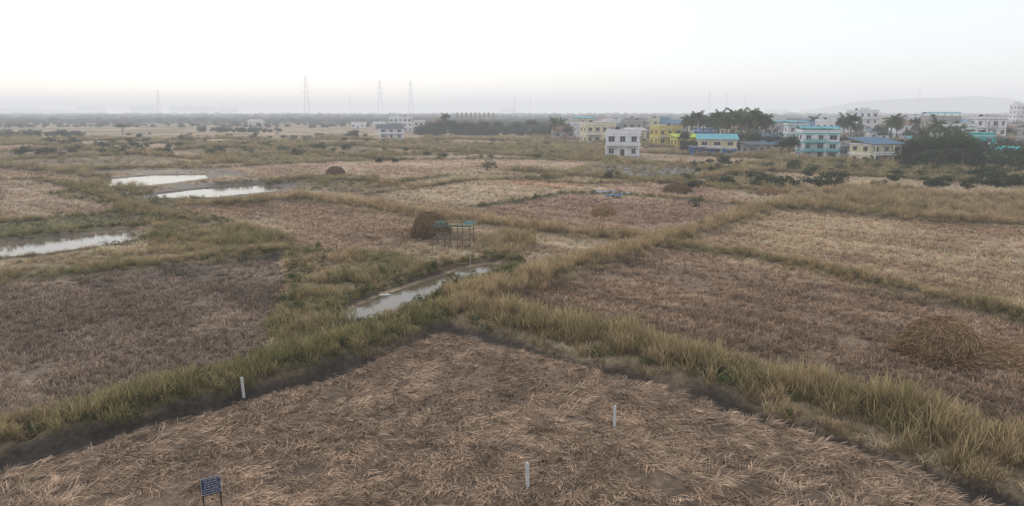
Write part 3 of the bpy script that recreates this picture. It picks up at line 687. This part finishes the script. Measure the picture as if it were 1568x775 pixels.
# ---------------------------------------------------------------- straw heaps
def heap(u,v,w,h,name='straw_heap',n=2600):
    X,Y=G(u,v); Y+=w*.35; r=np.random.default_rng(int(u)); vs=[];fs=[]; NR,NA=10,28
    def surf(f,a):
        rad=w/2*math.sin(f*math.pi/2)**.9*(1+.10*math.sin(3*a+u)+.05*math.sin(7*a)); z=h*math.cos(f*math.pi/2)**.8 if f<1 else -.1
        return np.array([rad*math.cos(a),rad*math.sin(a),z])
    for i in range(NR+1):
        for j in range(NA): vs.append(surf(i/NR,2*math.pi*j/NA)+r.normal(size=3)*.04)
    for i in range(NR):
        for j in range(NA): fs.append((i*NA+j,i*NA+(j+1)%NA,(i+1)*NA+(j+1)%NA,(i+1)*NA+j))
    nv=len(vs); T=[.1]*nv; R=[.2]*nv  # heap core coloured darker than its strands, painting in occlusion
    for k in range(n):
        f=math.sqrt(r.random()); a=r.uniform(0,6.283); p=surf(f*.98,a); q=surf(min(1.0,f+r.uniform(.04,.12)),a+r.normal()*.15)
        if f>.85: q=p*1.12+np.array([r.normal()*.15,r.normal()*.15,-.02])
        p=p*1.01+np.array([0,0,.02]); q=q*1.03+r.normal(size=3)*.035; sd=np.cross(q-p,r.normal(size=3)); sd/=np.linalg.norm(sd)+1e-6; sd*=.011; rr=r.random(); o=len(vs)
        vs+=[p-sd,p+sd,q+sd,q-sd]; fs.append((o,o+1,o+2,o+3)); T+=[.2,.2,.9,.9]; R+=[rr]*4
    me=bpy.data.meshes.new(name); me.from_pydata([tuple(map(float,p)) for p in vs],[],fs); me.materials.append(M_straw); setattrs(me,t=('FLOAT',T),r=('FLOAT',R))
    o=bpy.data.objects.new(name,me); scene.collection.objects.link(o); o.location=(X,Y,0)
heap(1464,560,3.5,2.0,n=5000); heap(655,366,3.5,2.4,n=4500); heap(925,332,2.8,1.3,n=1200); heap(512,270,3.6,1.8,n=1200); heap(1040,297,4.2,1.4,n=1000); heap(1545,560,4.2,.4,'loose_straw_pile',4500); heap(1180,300,3,1.2,n=800)
# ---------------------------------------------------------------- marker posts
M_post=pmat('white_post_paint',(.58,.58,.57),.7,.3,6,.2)
def post(u,v,hpx):
    X,Y=G(u,v); h=hpx*mpp(v)*1.05; a=Acc(); w=.045
    vs=[(-w,-w,-.2),(w,-w,-.2),(w,w,-.2),(-w,w,-.2),(-w,-w,h-.03),(w,-w,h-.03),(w,w,h-.03),(-w,w,h-.03),(-w*.6,-w*.6,h),(w*.6,-w*.6,h),(w*.6,w*.6,h),(-w*.6,w*.6,h)]
    a.add(vs,[(0,1,5,4),(1,2,6,5),(2,3,7,6),(3,0,4,7),(4,5,9,8),(5,6,10,9),(6,7,11,10),(7,4,8,11),(8,9,10,11)])
    o=a.obj('boundary_marker_post',M_post,None,(X,Y,0),random.uniform(0,1.5)); o.rotation_euler[0]=random.uniform(-.04,.04); o.rotation_euler[1]=random.uniform(-.05,.05)
for p in [(373,605,28),(941,657,36),(808,748,42),(866,417,15),(1048,352,13),(1148,330,10)]: post(*p)
# ---------------------------------------------------------------- sign board
X,Y=G(329,806); e=empty('notice_board',(X,Y,0),math.radians(32))
a=Acc(); 
for s in(-1,1): a.box((s*.24,.02,.72),(.035,.035,1.75))
a.box((0,.02,1.04),(.46,.03,.03)); a.obj('steel_legs',pmat('black_steel',(.02,.02,.022),.5,.2),e)
a=Acc(); a.box((0,-.012,1.34),(.54,.02,.52)); a.obj('board_panel',pmat('navy_enamel',(.015,.03,.09),.45,.2),e)
a=Acc()
for s in(-1,1): a.box((0,-.026,1.34+s*.25),(.54,.012,.016)); a.box((s*.262,-.026,1.34),(.016,.012,.48))
a.obj('board_frame',W_grey,e)
a=Acc(); r=random.Random(4)
for row in range(6):
    z=1.53-row*.075; x=-.22+r.random()*.05; hh=.034 if row else .045
    while x<.2:
        wl=r.randint(2,5)
        a.box((x+wl*.012,-.0245,z+hh*.5),(wl*.026,.003,.006))
        for c in range(wl):
            a.box((x,-.025,z),(.006,.004,hh)); 
            if r.random()<.7: a.box((x+.008,-.0252,z+r.uniform(-.01,.01)),(.012,.0042,.006))
            x+=.024
        x+=.022
a.obj('lettering',M_post,e)
# ---------------------------------------------------------------- bamboo shelter
X,Y=G(693,382); e=empty('bamboo_shelter',(X,Y+1.2,.15),math.radians(-6)); M_bam=pmat('bamboo',(.16,.125,.09),.7,.35,4,.2); M_pale=pmat('pale_pole',(.42,.40,.36),.7,.2,4)
a=Acc(); W2,D2,h=1.7,1.15,1.95
for x in(-1,-.33,.33,1):
    for y in(-1,1): a.tube([(x*W2+random.uniform(-.05,.05),y*D2,-.3),(x*W2+random.uniform(-.08,.08),y*D2,h+random.uniform(-.05,.2))],[.045,.035],6)
for y in(-1,1):
    for z in(.75,1.35,h-.05): a.tube([(-W2-.2,y*D2,z+random.uniform(-.05,.05)),(W2+.2,y*D2,z+random.uniform(-.05,.05))],[.035,.03],6)
for x in(-1,-.33,.33,1):
    for z in(.75,h-.02): a.tube([(x*W2,-D2-.2,z),(x*W2,D2+.2,z)],[.03,.03],6)
a.tube([(-W2,-D2,.1),(-W2*.33,-D2,1.4)],[.03,.03],6); a.tube([(W2,-D2,.1),(W2*.33,-D2,1.4)],[.03,.03],6); a.tube([(W2,-D2,1.4),(W2,D2,.2)],[.03,.03],6)
a.obj('pole_frame',M_bam,e)
a=Acc()
for i in range(16): a.tube([(-W2+.1+i*(2*W2-.2)/15,-D2,.80),(-W2+.1+i*(2*W2-.2)/15,D2,.82)],[.05,.05],5)
a.obj('platform_slats',M_bam,e)
def cloth(x0,x1,y0,y1,z,sag,nx=14,ny=9,drop=0):
    a=Acc(); vs=[]
    for i in range(nx+1):
        for j in range(ny+1):
            f,g=i/nx,j/ny; zz=z-sag*math.sin(f*math.pi*3)**2*math.sin(g*math.pi*2)**2+random.uniform(-.02,.02)-(drop*(1-g*4) if g<.25 else 0)
            vs.append((x0+(x1-x0)*f,y0+(y1-y0)*max(g,.0),zz))
    a.add(vs,[(i*(ny+1)+j,(i+1)*(ny+1)+j,(i+1)*(ny+1)+j+1,i*(ny+1)+j+1) for i in range(nx) for j in range(ny)]); return a
M_net=pmat('green_net_cloth',(.07,.13,.10),.8,.4,3)
cloth(-W2-.1,-.8,D2*.3,D2+.2,h+.08,.16,drop=.1).obj('green_tarpaulin',M_net,e)
cloth(-W2-.1,W2+.1,-D2-.08,-D2+.08,h+.06,.05,drop=.12).obj('front_edge_cloth',M_net,e)
cloth(.9,W2+.2,D2*.2,D2+.1,h+.07,.12,drop=.12).obj('teal_tarpaulin',pmat('teal_tarp',(.05,.17,.15),.6,.3,3),e)
X,Y=G(720,408); a=Acc(); a.tube([(0,0,-.3),(.03,0,1.0),(.12,0,2.2)],[.03,.025,.015],6); 
for i in range(9): a.tube([(.02*i,0,.6+i*.17),(.02*i+random.uniform(-.35,.35),random.uniform(-.2,.2),.75+i*.17)],[.015,.006],4)
a.obj('bare_stake_plant',M_pale,None,(X,Y,0))
X,Y=G(583,449); a=Acc()
for i in range(3): a.tube([(-.6,i*.08-.08,0),(.6+random.uniform(-.1,.1),i*.08-.08,.01)],[.04,.035],8)
for x in(-.4,.4): a.box((x,0,.05),(.05,.26,.03))
a.obj('small_raft',pmat('white_foam',(.7,.7,.68),.6,.1),None,(X,Y,-.13),.1)
for i,(u,v,w,d) in enumerate([(928,297,3.4,1.6),(950,300,3.6,1.8),(940,303,2.4,1.2)]):
    X,Y=G(u,v); a=cloth(-w/2,w/2,-d/2,d/2,.34,.25); a.obj('blue_tarpaulin',pmat('blue_tarp_%d'%i,[(.14,.26,.48),(.42,.48,.58),(.12,.22,.42)][i],.5,.3,2),None,(X,Y,.05*i),random.uniform(-.3,.3))
a=Acc(); r=random.Random(9)
for i in range(420):
    X,Y=G(r.uniform(895,1075),r.uniform(254,270)); s=r.uniform(.12,.5); n=6; vs=[]
    for zz,q in((-.1,1),(s*.5,.8),(s*.8,.35)):
        for j in range(n): an=6.283*j/n; q2=q*s*r.uniform(.7,1.2); vs.append((X+math.cos(an)*q2*1.4,Y+math.sin(an)*q2,zz))
    fs=[(l*n+j,l*n+(j+1)%n,(l+1)*n+(j+1)%n,(l+1)*n+j) for l in range(2) for j in range(n)]+[tuple(2*n+j for j in range(n))]
    a.add(vs,fs)
a.obj('rubble_piles',pmat('pale_rubble',(.34,.33,.34),.9,.4,1))
# ---------------------------------------------------------------- haze: homogeneous air layer over the whole plain, emission stands in for scattered light
SIG=.00055
hm=bpy.data.materials.new('haze_emission'); hm.use_nodes=True; nt=hm.node_tree; nt.nodes.clear(); o=nt.nodes.new('ShaderNodeOutputMaterial')
va=nt.nodes.new('ShaderNodeVolumeAbsorption'); va.inputs['Color'].default_value=(0,0,0,1); va.inputs['Density'].default_value=SIG
ve=nt.nodes.new('ShaderNodeEmission'); ve.inputs['Color'].default_value=(.775,.785,.825,1); ve.inputs['Strength'].default_value=SIG*.97
vadd=nt.nodes.new('ShaderNodeAddShader'); nt.links.new(va.outputs[0],vadd.inputs[0]); nt.links.new(ve.outputs[0],vadd.inputs[1]); nt.links.new(vadd.outputs[0],o.inputs['Volume'])
a=Acc(); a.box((0,3300,42),(14000,7400,96)); hz=a.obj('haze',hm)
# ---------------------------------------------------------------- light
w=bpy.data.worlds.new('World'); scene.world=w; w.use_nodes=True; nt=w.node_tree; nt.nodes.clear()
N=nt.nodes.new; L=nt.links.new
SE,SA=math.radians(32),math.radians(-30)
sky=N('ShaderNodeTexSky'); sky.sky_type='NISHITA'; sky.sun_disc=False; sky.sun_elevation=SE; sky.sun_rotation=SA; sky.dust_density=1.0; sky.air_density=1.0; sky.ozone_density=1.5
b1=N('ShaderNodeBackground'); b1.inputs[1].default_value=.05; L(sky.outputs[0],b1.inputs[0])
b2=N('ShaderNodeBackground'); b2.inputs[0].default_value=(.97,.965,.965,1); b2.inputs[1].default_value=.84
ad=N('ShaderNodeAddShader'); L(b1.outputs[0],ad.inputs[0]); L(b2.outputs[0],ad.inputs[1]); ow=N('ShaderNodeOutputWorld'); L(ad.outputs[0],ow.inputs[0])
sl=bpy.data.lights.new('sun','SUN'); sl.energy=.85; sl.angle=math.radians(14); sl.color=(1,.88,.78); so=bpy.data.objects.new('sun',sl); scene.collection.objects.link(so)
d=Vector((math.sin(SA)*math.cos(SE),math.cos(SA)*math.cos(SE),math.sin(SE))); so.rotation_euler=d.to_track_quat('Z','Y').to_euler()
cam=bpy.data.cameras.new('camera'); co=bpy.data.objects.new('camera',cam); scene.collection.objects.link(co); co.location=(0,0,H); co.rotation_euler=(math.pi/2-P,0,0)
cam.sensor_width=36; cam.lens=36*FPX/1568; cam.clip_start=.1; cam.clip_end=20000; scene.camera=co
scene.view_settings.view_transform='Standard'; scene.view_settings.look='None'; scene.view_settings.exposure=0
print('done',time.time()-T0)
